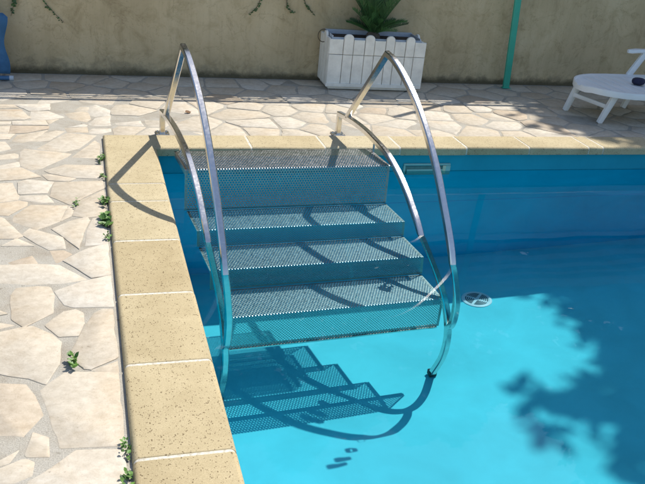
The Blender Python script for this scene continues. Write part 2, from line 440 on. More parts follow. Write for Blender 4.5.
def roughen(poly, step=.045, jit=.005, cut=.028):
    n = len(poly); q = []
    for i in range(n):               # blunt the corners
        p0, p1, p2 = Vector(poly[i - 1]), Vector(poly[i]), Vector(poly[(i + 1) % n])
        l0, l2 = (p0 - p1).length, (p2 - p1).length
        c0 = min(cut * rnd.uniform(.3, 1.3), l0 * .3); c2 = min(cut * rnd.uniform(.3, 1.3), l2 * .3)
        if l0 < 1e-4 or l2 < 1e-4: continue
        q.append(p1 + (p0 - p1) * (c0 / l0)); q.append(p1 * .62 + (p1 + (p0 - p1) * (c0 / l0) + p1 + (p2 - p1) * (c2 / l2)) * .19); q.append(p1 + (p2 - p1) * (c2 / l2))
    out = []
    n = len(q)
    for i in range(n):
        p, r = q[i], q[(i + 1) % n]
        L = (r - p).length
        k = max(1, int(L / step))
        for j in range(k):
            t = j / k
            v = p + (r - p) * t
            s = jit if k > 1 else jit * .5
            out.append((v.x + rnd.gauss(0, s * .6), v.y + rnd.gauss(0, s * .6)))
    return out
stones = []
for p in TRACED:
    p = [(min(x, .078), y) if y < 4.9 and x < .3 else (x, y) for x, y in p]
    if area(p) < 0: p = p[::-1]
    stones.append((p, True))
# random stones round the traced ones: Voronoi cells of scattered seeds
fixed = []
for p, _ in stones:
    n = len(p)
    cx, cy = sum(q[0] for q in p) / n, sum(q[1] for q in p) / n
    for k in (.5, .95):
        for i in range(n):
            x0, y0 = p[i]; x1, y1 = p[(i + 1) % n]
            L = math.hypot(x1 - x0, y1 - y0)
            for j in range(max(1, int(L / .06))):
                t = j / max(1, int(L / .06))
                x, y = x0 + (x1 - x0) * t, y0 + (y1 - y0) * t
                fixed.append((cx + (x - cx) * k, cy + (y - cy) * k))
seeds = []
fx = np.array(fixed)
def ok(x, y, dmin):
    if len(seeds):
        s = np.array(seeds)
        if ((s - (x, y)) ** 2).sum(1).min() < dmin ** 2: return False
    return ((fx - (x, y)) ** 2).sum(1).min() > .075 ** 2
def ondeck(x, y):
    return (x < .05 or y > 4.94) and y < YW - .02
for tries in range(14000):
    if len(seeds) > 900: break
    x, y = rnd.uniform(-2.6, 8.6), rnd.uniform(-1.5, YW)
    if ondeck(x, y) and ok(x, y, rnd.choice((.17, .21, .27, .34))): seeds.append((x, y))
allp = np.array(seeds + fixed)
for i, (x, y) in enumerate(seeds):
    d2 = ((allp - (x, y)) ** 2).sum(1)
    order = np.argsort(d2)[1:120]
    poly = [(x - .45, y - .45), (x + .45, y - .45), (x + .45, y + .45), (x - .45, y + .45)]
    for j in order:
        qx, qy = allp[j]
        nx_, ny_ = qx - x, qy - y
        t = .5 if j < len(seeds) else .92
        poly = clip(poly, nx_, ny_, nx_ * (x + nx_ * t) + ny_ * (y + ny_ * t))
    if x < .1 and y < 4.93: poly = clip(poly, 1, 0, .094)
    else: poly = clip(poly, 0, -1, -4.905)
    poly = clip(poly, 0, 1, YW - .01)
    if len(poly) >= 3 and area(poly) > .004: stones.append((inset(poly, rnd.uniform(.008, .018)), False))
mb = MB()
for poly, tr in stones:
    p = roughen(inset(poly, -.008) if tr else poly, jit=.003 if tr else .005, cut=.010 if tr else .03)
    n = len(p)
    if n < 3: continue
    top = PAVE + rnd.uniform(-.0025, .0025)
    tx, ty = rnd.gauss(0, .004), rnd.gauss(0, .004)
    cx, cy = sum(q[0] for q in p) / n, sum(q[1] for q in p) / n
    r0 = [(x, y, GZ - .004) for x, y in p]
    r1 = [(x, y, top - .0016 + tx * (x - cx) + ty * (y - cy)) for x, y in p]
    r2 = [(x, y, top + tx * (x - cx) + ty * (y - cy)) for x, y in inset(p, .0035)]
    fs = []
    for k in range(2):
        for i in range(n):
            j = (i + 1) % n
            fs.append((k * n + i, k * n + j, (k + 1) * n + j, (k + 1) * n + i))
    fs.append(tuple(range(2 * n, 3 * n)))
    mb.add(r0 + r1 + r2, fs)
    mb.tone += [min(1, max(0, rnd.gauss(.55, .27)))] * len(fs)
tag(mb.build('paving', M['paving'], smooth=40), kind='structure')

# ------------------------------------------------------------------ coping
def coping_run(mb, a, b, axis, lo, hi, joint_after=True):
    """one stone with a rounded edge: runs from a to b along 'axis', lo..hi across"""
    T, R = .052, .019
    prof = []
    for (cx, cz, a0) in ((lo + R, -R, 180), (hi - R, -R, 90)):
        for k in range(6):
            t = math.radians(a0 - k * 18)
            prof.append((cx + R * math.cos(t), cz + R * math.sin(t)))
    prof = [(lo, -T)] + prof + [(hi, -T)]
    seq = [(a, .003), (a + .004, 0), ((a + b) / 2, 0), (b - .004, 0), (b, .003)]
    n = len(prof); vs = []
    dz = rnd.uniform(-.0012, .0012); j = rnd.uniform(-.0015, .0015)
    for s, sh in seq:
        for u, z in prof:
            zz = z - (sh if z > -R * .9 else 0) + dz
            vs.append((u + j, s, zz) if axis == 'y' else (s, u + j, zz))
    fs = []
    m = len(seq)
    for k in range(m - 1):
        for i in range(n):
            l = (i + 1) % n
            f = (k * n + i, k * n + l, (k + 1) * n + l, (k + 1) * n + i)
            fs.append(f if axis == 'x' else f[::-1])
    fs += [tuple(range(n)), tuple(range((m - 1) * n, m * n))[::-1]]
    mb.add(vs, fs)
    mb.tone += [min(1, max(0, rnd.gauss(.5, .25)))] * len(fs)
def joint(mb, s, axis, lo, hi, w=.010):
    R = .019
    prof = [(lo + .002, -.05)] + [(lo + .002 + R * (1 - math.cos(math.radians(a))), -R - .002 + R * math.sin(math.radians(a))) for a in range(0, 91, 18)]
    m = 9
    prof += [(lo + R + (hi - lo - 2 * R) * k / m, -.002) for k in range(1, m)]
    prof += [(hi - .002 - R * (1 - math.cos(math.radians(a))), -R - .002 + R * math.sin(math.radians(a))) for a in range(90, -1, -18)] + [(hi - .002, -.05)]
    vs = []
    for u, z in prof:
        ww = w / 2 + rnd.uniform(-.002, .0025); sh = rnd.uniform(-.0015, .0015)
        for q in (-ww - .003 + sh, ww + .003 + sh):
            vs.append((u, s + q, z) if axis == 'y' else (s + q, u, z))
    fs = [(2 * k, 2 * k + 1, 2 * k + 3, 2 * k + 2) for k in range(len(prof) - 1)]
    if axis == 'y': fs = [f[::-1] for f in fs]
    mb.add(vs, fs, 1)
    mb.tone += [.5] * len(fs)
mb = MB()
XL0, XL1, YF0, YF1 = .098, .4005, 4.639, 4.893
jy = [4.893, 4.06, 3.82, 3.36, 2.861, 2.367, 1.879]
while jy[-1] > PY0: jy.append(jy[-1] - .49)
def corner_stone(mb):
    P0 = [(XL0, 4.065), (XL1, 4.065), (XL1, YF0), (.970, YF0), (.970, YF1), (XL0, YF1)]
    D = [(1, .2), (-1, .2), (-1, 1), (-.2, 1), (-.2, -1), (1, -1)]
    R, T = .019, .052
    prof = [(0, -T)] + [(R * (1 - math.sin(math.radians(a))), -R * (1 - math.cos(math.radians(90 - a)) ) if 0 else -R + R * math.sin(math.radians(a))) for a in ()]
    prof = [(0, -T)] + [(R * (1 - math.cos(math.radians(a))), -R + R * math.sin(math.radians(a))) for a in range(0, 91, 18)]
    vs = [(x + dx * d, y + dy * d, z) for d, z in prof for (x, y), (dx, dy) in zip(P0, D)]
    n = 6; m = len(prof)
    fs = [(k * n + i, k * n + (i + 1) % n, (k + 1) * n + (i + 1) % n, (k + 1) * n + i) for k in range(m - 1) for i in range(n)]
    o = (m - 1) * n
    fs += [(o, o + 1, o + 2, o + 5), (o + 2, o + 3, o + 4, o + 5)]
    mb.add(vs, fs); mb.tone += [.5] * len(fs)
corner_stone(mb)
joint(mb, 4.06, 'y', XL0, XL1); joint(mb, .975, 'x', YF0, YF1)
for k in range(1, len(jy) - 1):
    coping_run(mb, jy[k + 1] + .005, jy[k] - (.005 if k else 0), 'y', XL0, XL1)
    joint(mb, jy[k + 1], 'y', XL0, XL1)
jx = [.4005, .975, 1.447, 1.952, 2.427, 2.896, 3.36, 3.477]
while jx[-1] < PX1: jx.append(jx[-1] + .49)
for k in range(1, len(jx) - 1):
    coping_run(mb, jx[k] + (.005 if k else .002), jx[k + 1] - .005, 'x', YF0, YF1)
    joint(mb, jx[k + 1], 'x', YF0, YF1)
coping_run(mb, PY0 - .25, jx[-1] * 0 + YF0, 'y', PX1 - .03, PX1 + .30)
coping_run(mb, XL1, PX1 - .03, 'x', PY0 - .25, PY0 + .03)
tag(mb.build('pool_coping', [M['coping'], M['joint']], smooth=35), kind='structure')

# ------------------------------------------------------------------ wall, fence on it
w = thing('garden_wall', 'long beige plastered garden wall with dark mossy stains along its foot', 'wall', (2, YW, PAVE))
mb = MB()
mb.box((2, YW + .11, .56), (32, .22, 1.22))
mb.build('wall_face', M['wall'], w)
mb = MB()
mb.rbox((2, YW + .11, 1.20), (32, .28, .06), .01)
mb.build('wall_cap', M['joint'], w)
fen = thing('board_fence', 'weathered horizontal board fence fixed on top of the plastered wall', 'fence', (2, YW + .11, 1.23))
mb = MB()
GAPS = [1.30, 1.44, 1.56, 1.665, 1.755]
zb = [1.235] + [g + .029 for g in GAPS]
zt = [g - .029 for g in GAPS] + [1.885]
for k in range(6):
    x = -14.0
    while x < 18:
        L = rnd.uniform(1.2, 2.4)
        t = math.radians(rnd.uniform(-.25, .25))
        mb.box((x + L / 2, YW + .11, (zb[k] + zt[k]) / 2), (L - .012, .008, zt[k] - zb[k] + rnd.uniform(-.004, .004)), Matrix.Rotation(t, 3, 'Y'))
        x += L
mb.build('board_panel', M['board'], fen)
for i in range(17):
    mb = MB(); x = -14 + 2 * i
    mb.box((x, YW + .145, 1.555), (.07, .045, .65))
    mb.build('post', M['board'], fen)
# unseen leaves added in the gaps to break the sun slits into dashes
mb = MB()
for i in range(220):
    x = rnd.uniform(-3, 7); z = rnd.choice(GAPS) + rnd.uniform(-.02, .02)
    s = rnd.uniform(.02, .055); r = Matrix.Rotation(rnd.uniform(0, 6.28), 3, 'Z') @ Matrix.Rotation(rnd.uniform(-.9, .9), 3, 'X')
    c = Vector((x, YW + .11 + rnd.uniform(-.05, .05), z))
    mb.add([c + r @ Vector(p) for p in ((-s, 0, 0), (0, -s * .5, 0), (s, 0, 0), (0, s * .5, 0))], [(0, 1, 2, 3)])
mb.build('slit_breaking_leaves', M['ivy'], fen)

# ------------------------------------------------------------------ ivy strands hanging down the wall
def leaf(mb, c, s, r, mi=0):
    s *= .9
    pts = [(-.1, 0, 0), (.25, -.42, .06), (.62, -.36, .02), (1, 0, -.08), (.62, .36, .02), (.25, .42, .06), (.45, 0, -.05)]
    v = [c + r @ (Vector(p) * s) for p in pts]
    mb.add(v, [(0, 1, 6), (1, 2, 6), (2, 3, 6), (3, 4, 6), (4, 5, 6), (5, 0, 6)], mi)
def ivy(pts, n, label, s=.026):
    p = catmull(pts, 6)
    o = thing('ivy_strand', label, 'ivy', pts[0], 'ivy strands hanging on the wall')
    mb = MB(); mb.tube(p, [.004 - .0028 * k / len(p) for k in range(len(p))], 5); mb.build('stem', M['stem'], o)
    mb = MB()
    for k in range(n):
        t = (k + .5) / n
        q = p[min(int(t * (len(p) - 1)), len(p) - 1)]
        for side in (-1, 1):
            if rnd.random() < .25: continue
            r = Matrix.Rotation(rnd.uniform(-.5, .5), 3, 'Y') @ Matrix.Rotation(math.pi / 2 * (1 if side > 0 else -1) * .25 + (0 if side > 0 else math.pi), 3, 'Y') @ Matrix.Rotation(rnd.uniform(1.0, 1.9), 3, 'X')
            leaf(mb, q + Vector((0, -.006 - rnd.random() * .012, rnd.uniform(-.01, .01))), s * rnd.uniform(.6, 1.25) * (1.1 - .5 * t), r)
    mb.build('leaves', M['ivy'], o)
yv = YW - .006
ivy([(-.35, yv, 1.21), (-.40, yv, .85), (-.43, yv, .60), (-.47, yv, .50), (-.50, yv, .40)], 34, 'thick ivy strand with a dense leafy tip near the blue deck chair', .034)
ivy([(-.36, yv, 1.20), (-.31, yv, .85), (-.29, yv, .57), (-.22, yv, .46), (-.13, yv, .365)], 30, 'ivy strand trailing sideways to a thin tip left of the steel handrails', .024)
ivy([(1.42, yv, 1.21), (1.39, yv, .85), (1.36, yv, .61), (1.32, yv, .53), (1.27, yv, .49)], 26, 'thin ivy strand curling left, first left of the white planter', .02)
ivy([(1.55, yv, 1.20), (1.58, yv, .85), (1.575, yv, .62), (1.59, yv, .55), (1.65, yv, .515)], 28, 'forked ivy strand in the middle, hanging between two thinner strands', .022)
ivy([(1.62, yv, 1.21), (1.66, yv, .85), (1.72, yv, .62), (1.76, yv, .56), (1.82, yv, .50)], 26, 'ivy strand leaning right, hanging beside the corner of the white planter', .02)

# ------------------------------------------------------------------ perforated pool steps
PL, PR, PY = .4648, 1.6199, 4.9717
SH, ROT = .0488, .0353
CX = (PL + PR) / 2
def st(x, y, z):
    x2 = x + SH * (PY - y)
    c, s = math.cos(ROT), math.sin(ROT)
    return Vector((CX + c * (x2 - CX) - s * (y - PY), PY + s * (x2 - CX) + c * (y - PY), z))
steps = thing('pool_steps', 'steel pool steps with four perforated treads and two arched handrails', 'pool steps', (CX, PY, 0))
def sheet(prof, x0, x1, pitch=.0155, hole=.365, thick=.0025):
    """perforated sheet bent along prof [(y, z)...]: hexagonal cells with hexagonal holes"""
    cum = [0]
    for (a, b), (c, d) in zip(prof[:-1], prof[1:]): cum.append(cum[-1] + math.hypot(c - a, d - b))
    def at(s):
        s = min(max(s, 0), cum[-1])
        for k in range(len(prof) - 1):
            if s <= cum[k + 1] + 1e-9:
                t = (s - cum[k]) / (cum[k + 1] - cum[k])
                return prof[k][0] + t * (prof[k + 1][0] - prof[k][0]), prof[k][1] + t * (prof[k + 1][1] - prof[k][1])
    mb = MB()
    R = pitch / math.sqrt(3)
    Lw = x1 - x0
    nxc = int((Lw - .012) / pitch); pitch = (Lw - .012) / (nxc + .5)
    rows = int((cum[-1] - .012) / (R * 1.5))
    idx = {}
    V = []
    def vert(u, s):
        k = (round(u * 20000), round(s * 20000))
        if k not in idx:
            idx[k] = len(V)
            y, z = at(s)
            V.append(st(x0 + min(max(u, 0), Lw), y, z))
        return idx[k]
    F = []
    S0 = .006 + R
    for r in range(rows):
        s = S0 + r * R * 1.5
        for i in range(nxc):
            u = .006 + pitch * (i + .5 + (.5 if r % 2 else 0))
            out, inn = [], []
            for k in range(6):
                a = math.radians(60 * k + 30)
                du, ds = math.cos(a) * pitch / math.sqrt(3), math.sin(a) * R
                out.append(vert(u + du, s + ds)); inn.append(vert(u + du * hole * 1.75, s + ds * hole * 1.75))
            for k in range(6):
                l = (k + 1) % 6
                F.append((out[k], out[l], inn[l], inn[k]))
    mb.add(V, F)
    # solid borders
    se = S0 + (rows - 1) * R * 1.5 + R
    def strip(u0, u1, s0, s1, sub=1):
        ks = sorted(set([s0, s1] + [c for c in cum if s0 < c < s1]))
        vs = []
        for s in ks:
            y, z = at(s)
            vs += [st(x0 + u0, y, z), st(x0 + u1, y, z)]
        mb.add(vs, [(2 * k, 2 * k + 1, 2 * k + 3, 2 * k + 2) for k in range(len(ks) - 1)])
    strip(0, .0065 + pitch / 2, 0, cum[-1]); strip(Lw - .0065 - pitch / 2, Lw, 0, cum[-1])
    strip(0, Lw, 0, .006 + R * .6); strip(0, Lw, se - R * .7, cum[-1])
    return mb
TZ = [.055, -.205, -.415, -.635]
TY = [4.134 - .2712 * i for i in range(4)]
TD = .262
BOT = -.955
xl, xr = PL + .014, PR - .006
for i in range(4):
    y0, z0 = TY[i], TZ[i]
    z1 = TZ[i + 1] if i < 3 else BOT
    yb = TY[i + 1] + TD if i < 3 else y0 + .004
    yt = y0 + (TD if i else .30)
    prof = [(yt, z0), (y0 + .006, z0), (y0 + .0015, z0 - .002), (y0, z0 - .006), (yb, z1 + .012)]
    if i == 3: prof = [(yt, z0), (y0 + .006, z0), (y0 + .0015, z0 - .002), (y0, z0 - .006), (yb, z1 + .006), (yb + .02, z1)]
    ea, eb = ((-.045, .014), (-.032, .016), (-.022, .014), (0, .010))[i]
    o = sheet(prof, xl + ea, xr + eb).build('step', M['sheet'], steps)
    # end angles carrying the step
    for xe, sg in ((xl + ea, 1), (xr + eb, -1)):
        mb = MB()
        A, Bq = st(xe + sg * .004, y0 + .01, z0 - .018), st(xe + sg * .004, yt - .01, z0 - .018)
        c = (A + Bq) / 2
        ang = math.atan2(Bq.y - A.y, Bq.x - A.x)
        mb.box(c, ((Bq - A).length, .004, .03), Matrix.Rotation(ang, 3, 'Z'))
        mb.build('step_bracket', M['steel'], steps)
mb = MB()
A, Bq = st(xl, TY[3] + .014, BOT - .006), st(xr, TY[3] + .014, BOT - .006)
mb.box((A + Bq) / 2, ((Bq - A).length, .028, .012), Matrix.Rotation(math.atan2(Bq.y - A.y, Bq.x - A.x), 3, 'Z'))
mb.build('bottom_bar', M['steel'], steps)

def square_tube(mb, path, nrm, w=.034, h=.034, ch=.005, slim=False):
    """square tube along a path lying in the plane with normal nrm"""
    n = len(path); vs = []
    for i, p in enumerate(path):
        t0 = (p - path[i - 1]).normalized() if i else (path[1] - p).normalized()
        t1 = (path[i + 1] - p).normalized() if i < n - 1 else t0
        t = (t0 + t1).normalized()
        k = 1 / max(.35, t.dot(t1))
        b = nrm.cross(t).normalized()
        a_, b_ = w / 2, h / 2
        if slim: b_ *= 1 - .45 * max(0, 1 - ((p.z + .33) / .22) ** 2)
        for u, v in ((-a_ + ch, -b_), (a_ - ch, -b_), (a_, -b_ + ch), (a_, b_ - ch), (a_ - ch, b_), (-a_ + ch, b_), (-a_, b_ - ch), (-a_, -b_ + ch)):
            vs.append(p + nrm * u + b * v * k)
    fs = [tuple(range(7, -1, -1)), tuple(range((n - 1) * 8, n * 8))]
    for i in range(n - 1):
        for k in range(8):
            l = (k + 1) % 8
            fs.append((i * 8 + k, i * 8 + l, (i + 1) * 8 + l, (i + 1) * 8 + k))
    mb.add(vs, fs)
LOW = [(4.977, .119), (4.866, .131), (4.75, .139), (4.614, .142), (4.50, .139), (4.407, .131), (4.29, .119), (4.179, .100), (4.041, .053), (3.93, .0), (3.834, -.060), (3.672, -.185), (3.456, -.450), (3.321, -.680), (3.254, -.92), (3.262, -1.17), (3.333, -1.44)]
UPP = [(4.371, .656), (4.27, .640), (4.121, .585), (3.917, .475), (3.697, .300), (3.501, .082), (3.326, -.165), (3.238, -.450), (3.222, -.66), (3.235, -.80), (3.262, -.87)]
KS = SH + ROT
for side, X in (('l', PL), ('r', PR + .008)):
    def P3(y, z): return Vector((X + KS * (PY - y), y, z))
    nrm = Vector((1, KS, 0)).normalized()
    # post and stringer
    mb = MB()
    low = [P3(4.977, -.020), P3(4.977, .119)] + catmull([P3(*q) for q in LOW[1:]], 6)
    square_tube(mb, low, nrm, slim=True)
    o = mb.build('stringer', M['steel'], steps, smooth=28)
    mb2 = MB()
    f = P3(3.335, -1.455)
    mb2.rbox(f + Vector((0, .004, .004)), (.042, .042, .05), .006)
    mb2.build('rubber_foot', M['rubber'], o)
    mb2 = MB()
    f = P3(4.977, PAVE + .006)
    mb2.rbox(f, (.085, .085, .008), .002)
    for dx in (-.028, .028):
        for dy in (-.028, .028):
            mb2.lathe(f + Vector((dx, dy, .004)), [(.007, 0), (.007, .005), (.0, .007)], 6)
    mb2.build('flange', M['steel'], o, smooth=30)
    # arched handrail
    mb = MB()
    k0 = P3(4.842, .140)
    top = P3(4.371, .656)
    up = [k0, k0 + (top - k0) * .5, top] + catmull([P3(*q) for q in UPP], 6)[1:]
    square_tube(mb, up, nrm, slim=True)
    mb.build('handrail', M['steel'], steps, smooth=28)
    # thin stay from the stringer down to the top step
    mb = MB()
    a_ = P3(4.40, .115)
    mb.tube([a_, Vector((a_.x, a_.y, .045))], .006, 8)
    mb.build('stay', M['steel'], steps)

# ------------------------------------------------------------------ water
def ripple(x, y):
    h = 0
    for (kx, ky, a, p) in ((7.1, 3.3, .00026, .3), (-4.7, 8.9, .00022, 1.9), (11.3, -6.1, .00013, 4.0), (2.3, 13.7, .00012, 2.2), (-15.1, -5.3, .00008, .7), (17.3, 9.1, .00006, 3.1)):
        h += a * math.sin(kx * x + ky * y + p + .8 * math.sin(1.3 * x - .9 * y))
    return h * .5
nx, ny = 110, 180
mb = MB()
mb.add([(x, y, W + ripple(x, y)) for y in np.linspace(PY0, PY1, ny) for x in np.linspace(PX0, PX1, nx)],
       [(q * nx + i, q * nx + i + 1, (q + 1) * nx + i + 1, (q + 1) * nx + i) for q in range(ny - 1) for i in range(nx - 1)])
water = tag(mb.build('water', M['water'], smooth=180), kind='structure')

# ------------------------------------------------------------------ skimmer mouth and main drain
sk = thing('pool_skimmer', 'pale rectangular skimmer mouth in the far pool wall at the waterline', 'skimmer', (2.17, PY1, -.2))
mb = MB()
x0, x1, z0, z1 = 2.00, 2.335, -.245, -.118
fw = .014
for c, s in ((((x0 + x1) / 2, PY1 - .006, z1 - fw / 2), (x1 - x0, .012, fw)), (((x0 + x1) / 2, PY1 - .006, z0 + fw / 2), (x1 - x0, .012, fw)),
             ((x0 + fw / 2, PY1 - .006, (z0 + z1) / 2), (fw, .012, z1 - z0 - 2 * fw)), ((x1 - fw, PY1 - .006, (z0 + z1) / 2), (fw * 2.4, .012, z1 - z0 - 2 * fw))):
    mb.rbox(c, s, .003)
mb.build('face_frame', M['skim'], sk)
mb = MB()
mb.box(((x0 + x1) / 2 - .01, PY1 - .003, (z0 + z1) / 2), (x1 - x0 - .05, .004, z1 - z0 - .04))
mb.build('throat', M['skimdark'], sk)
mb = MB()
mb.rbox(((x0 + x1) / 2 - .01, PY1 - .0065, -.195), (x1 - x0 - .075, .004, .075), .002)
mb.build('weir_flap', M['skim'], sk)

mb = MB(); mb.rbox((x1 - .030, PY1 - .0075, (z0 + z1) / 2), (.046, .006, z1 - z0 - .03), .003)
mb.build('end_plate', simple('pale_beige_plastic', (.62, .60, .44), .5), sk)  # pale beige plate at the right end of the mouth

DX, DY = 2.37, 4.055
dn = thing('floor_drain', 'round white drain grate in the pool floor beside the steps', 'drain', (DX, DY, floor_z(DY)))
tilt = Matrix.Rotation(math.atan(-.149), 3, 'X')
def dplace(mb):
    c = Vector((DX, DY, floor_z(DY)))
    mb.v = [tuple(c + tilt @ Vector(p)) for p in mb.v]
mb = MB(); mb.lathe((0, 0, 0), [(.098, -.002), (.098, .006), (.090, .011), (.080, .011), (.078, .006), (0, .006)], 48); dplace(mb)
mb.build('drain_body', M['drainw'], dn, smooth=35)
mb = MB()
for q in range(4):
    for k, r in enumerate((.022, .034, .046, .058, .070)):
        a0, a1 = math.radians(q * 90 + 45 + 200 / (8 + 6 * k)), math.radians(q * 90 + 135 - 200 / (8 + 6 * k))
        m = 10; vs = []
        for t in range(m + 1):
            a = a0 + (a1 - a0) * t / m
            for rr in (r - .0032, r + .0032): vs.append((rr * math.cos(a), rr * math.sin(a), .0085))
        mb.add(vs, [(2 * t, 2 * t + 1, 2 * t + 3, 2 * t + 2) for t in range(m)])
dplace(mb)
mb.build('grate_slots', M['slot'], dn)

# ------------------------------------------------------------------ white plank planter with a cycad
pang = math.radians(-1.6)
PO = Vector((1.868, 6.150, PAVE))
Rz = Matrix.Rotation(pang, 3, 'Z')
PWd, PD, PH = .800, .30, .415
def pl(u, v, z): return PO + Rz @ Vector((u, v, z))
pt = thing('wooden_planter', 'white plank planter box with alternating rounded and flat boards', 'planter', PO + Rz @ Vector((PWd / 2, PD / 2, 0)))
def plank(u0, u1, v, z0, z1, arch, th=.018, side=False):
    mb = MB(); g = .0022
    u0 += g; u1 -= g
    prof = [(u0, z0), (u1, z0)]
    if arch:
        r = (u1 - u0) / 2; cz = z1 - r * .85
        prof += [((u0 + u1) / 2 + r * math.cos(math.radians(a)), cz + .85 * r * math.sin(math.radians(a))) for a in range(0, 181, 15)]
    else: prof += [(u1, z1), (u0, z1)]
    n = len(prof); vs = []
    for d_, ins in ((0, .003), (.003, 0), (th, 0)):
        cu, cz_ = (u0 + u1) / 2, (z0 + z1) / 2
        for u, z in prof:
            uu = u + (ins if u < cu else -ins); zz = z + (ins if z < cz_ else -ins)
            vs.append(pl(v + d_ if side == 'L' else v - d_ if side == 'R' else uu, uu if side else v + d_, zz))
    fs = [tuple(range(n)), tuple(range(2 * n, 3 * n))[::-1]]
    for k in range(2):
        for i in range(n):
            l = (i + 1) % n
            fs.append((k * n + i, (k + 1) * n + i, (k + 1) * n + l, k * n + l))
    mb.add(vs, fs)
    return mb
edges = [0, .117, .200, .295, .375, .470, .545, .640, .716, .816]
for i in range(9):
    arch = i % 2 == 1
    for z0, z1, a in ((.035, .285, False), (.2885, .415 + (.034 if arch else -.008), arch)):
        b_ = plank(edges[i], edges[i + 1], rnd.uniform(-.001, .001) - (.0035 if a else 0), z0, z1, a)
        if z0 < .1: low_ = b_
        else:
            low_.add(b_.v, b_.f); low_.build('front_board', M['plank'], pt)
for sd, u in (('L', 0), ('R', PWd)):
    for i in range(3):
        v0, v1 = .02 + i * (PD - .02) / 3, .02 + (i + 1) * (PD - .02) / 3
        arch = i == 1
        b_ = plank(v0, v1, u, .035, .415 + (.03 if arch else -.006), arch, side=sd)
        b_.build('side_board', M['plank'], pt)
mb = MB()
for v in (.0, PD):
    pass
mb.v = []
bx = [(0.02, .03), (PWd - .02, .03)]
mb.box(pl(PWd / 2, PD - .009, .22), (PWd - .04, .018, .37), Rz)
mb.build('back_panel', M['plank'], pt)
mb = MB()
mb.box(pl(PWd / 2, -.006, .045), (PWd + .012, .012, .026), Rz)
mb.box(pl(PWd / 2, PD / 2 + .004, .022), (PWd - .05, PD - .03, .03), Rz)
mb.build('base_rail', M['plank'], pt)
for u in (.06, PWd - .06):
    for v in (.04, PD - .04):
        mb = MB(); mb.box(pl(u, v, .008), (.05, .04, .014), Rz); mb.build('foot_block', M['rubber'], pt)
mb = MB()
for c, s in (((PWd / 2, .032, .36), (PWd - .05, .008, .115)), ((PWd / 2, PD - .028, .365), (PWd - .05, .008, .14)), ((.03, PD / 2, .365), (.008, PD - .06, .13)), ((PWd - .03, PD / 2, .365), (.008, PD - .06, .13))):
    mb.box(pl(*c), s, Rz)
mb.build('plastic_liner', M['liner_blue'], pt)
mb = MB(); mb.box(pl(PWd / 2, PD / 2, .355), (PWd - .07, PD - .06, .09), Rz); mb.build('soil', M['soil'], pt)
# wire loop hooked on the corner
lp = MB()
c0 = pl(-.012, PD * .55, .40)
lp.tube([c0 + Vector((-.045 * math.cos(a), .0, .05 * math.sin(a) - .0)) for a in [k * 2 * math.pi / 24 for k in range(25)]], .0035, 6)
tag(lp.build('wire_hoop', M['stem'], top=c0), 'thin dark wire hoop hooked on the left corner of the white planter', 'wire hoop')

cy = pl(.40, PD / 2, .37)
palm = thing('cycad_plant', 'dark green cycad with stiff upright fronds growing in the white planter', 'plant', cy)
mb = MB()
mb.lathe(cy, [(.05, -.02), (.062, .02), (.055, .06), (.03, .085), (0, .09)], 14)
mb.build('trunk', M['bark'], palm, smooth=60)
def frond(az, el, L, droop, mat, name='frond'):
    mb = MB()
    d = Vector((math.cos(az), math.sin(az), 0))
    pts = []
    p = cy + Vector((0, 0, .07)) + d * .02
    e = el
    K = 14
    for k in range(K + 1):
        pts.append(p.copy())
        p = p + (d * math.cos(e) + Vector((0, 0, math.sin(e)))) * (L / K)
        e -= droop / K
    mb.tube(pts, [.005 * (1 - .7 * k / K) for k in range(K + 1)], 5)
    side = d.cross(Vector((0, 0, 1))).normalized()
    M_ = 30
    for k in range(3, M_):
        t = k / M_
        i = min(int(t * K), K - 1); f = t * K - i
        q = pts[i] * (1 - f) + pts[i + 1] * f
        tan = (pts[i + 1] - pts[i]).normalized()
        upv = side.cross(tan).normalized()
        ll = .13 * L / .4 * math.sin(math.pi * (.14 + .80 * t)) ** .7
        for s in (-1, 1):
            dr = (side * s * .66 + tan * .80 + upv * .42 + Vector((rnd.gauss(0, .06), rnd.gauss(0, .06), rnd.gauss(0, .06)))).normalized()
            wv = tan * .0026
            tip = q + dr * ll
            mid = q + dr * ll * .5 + upv * .004
            mb.add([q - wv, q + wv, mid + wv * 1.2, tip, mid - wv * 1.2], [(0, 1, 2, 4), (4, 2, 3)])
    mb.build(name, mat, palm)
for k in range(24):
    frond(k * 2.4 + .3, math.radians(rnd.uniform(62, 83)), rnd.uniform(.30, .42), rnd.uniform(.15, .45), M['frond'])
for k in range(22):
    a = k * 2 * math.pi / 22 + .2
    frond(a, math.radians(rnd.uniform(15, 58)), rnd.uniform(.20, .29), rnd.uniform(.2, .6), M['frond'])
for k in range(7):
    frond(k * 1.05 + .5, math.radians(rnd.uniform(70, 85)), rnd.uniform(.16, .24), .1, M['frond_new'])

# ------------------------------------------------------------------ green metal post
gp = thing('green_post', 'slim bright green metal post leaning slightly in front of the wall', 'post', (3.585, 6.335, PAVE))
A, Bq = Vector((3.585, 6.335, PAVE + .003)), Vector((3.49, 6.36, 2.1))
mb = MB(); square_tube(mb, [A, A + (Bq - A) * .5, Bq], Vector((1, 0, 0.0)), .058, .03, .006); mb.build('shaft', M['green'], gp, smooth=28)
mb = MB(); mb.rbox(A + Vector((0, 0, .002)), (.078, .05, .006), .002); mb.build('foot_plate', M['green'], gp)
mb = MB(); mb.rbox(Bq + Vector((0, 0, .006)), (.064, .036, .012), .003); mb.build('end_cap', M['green'], gp)

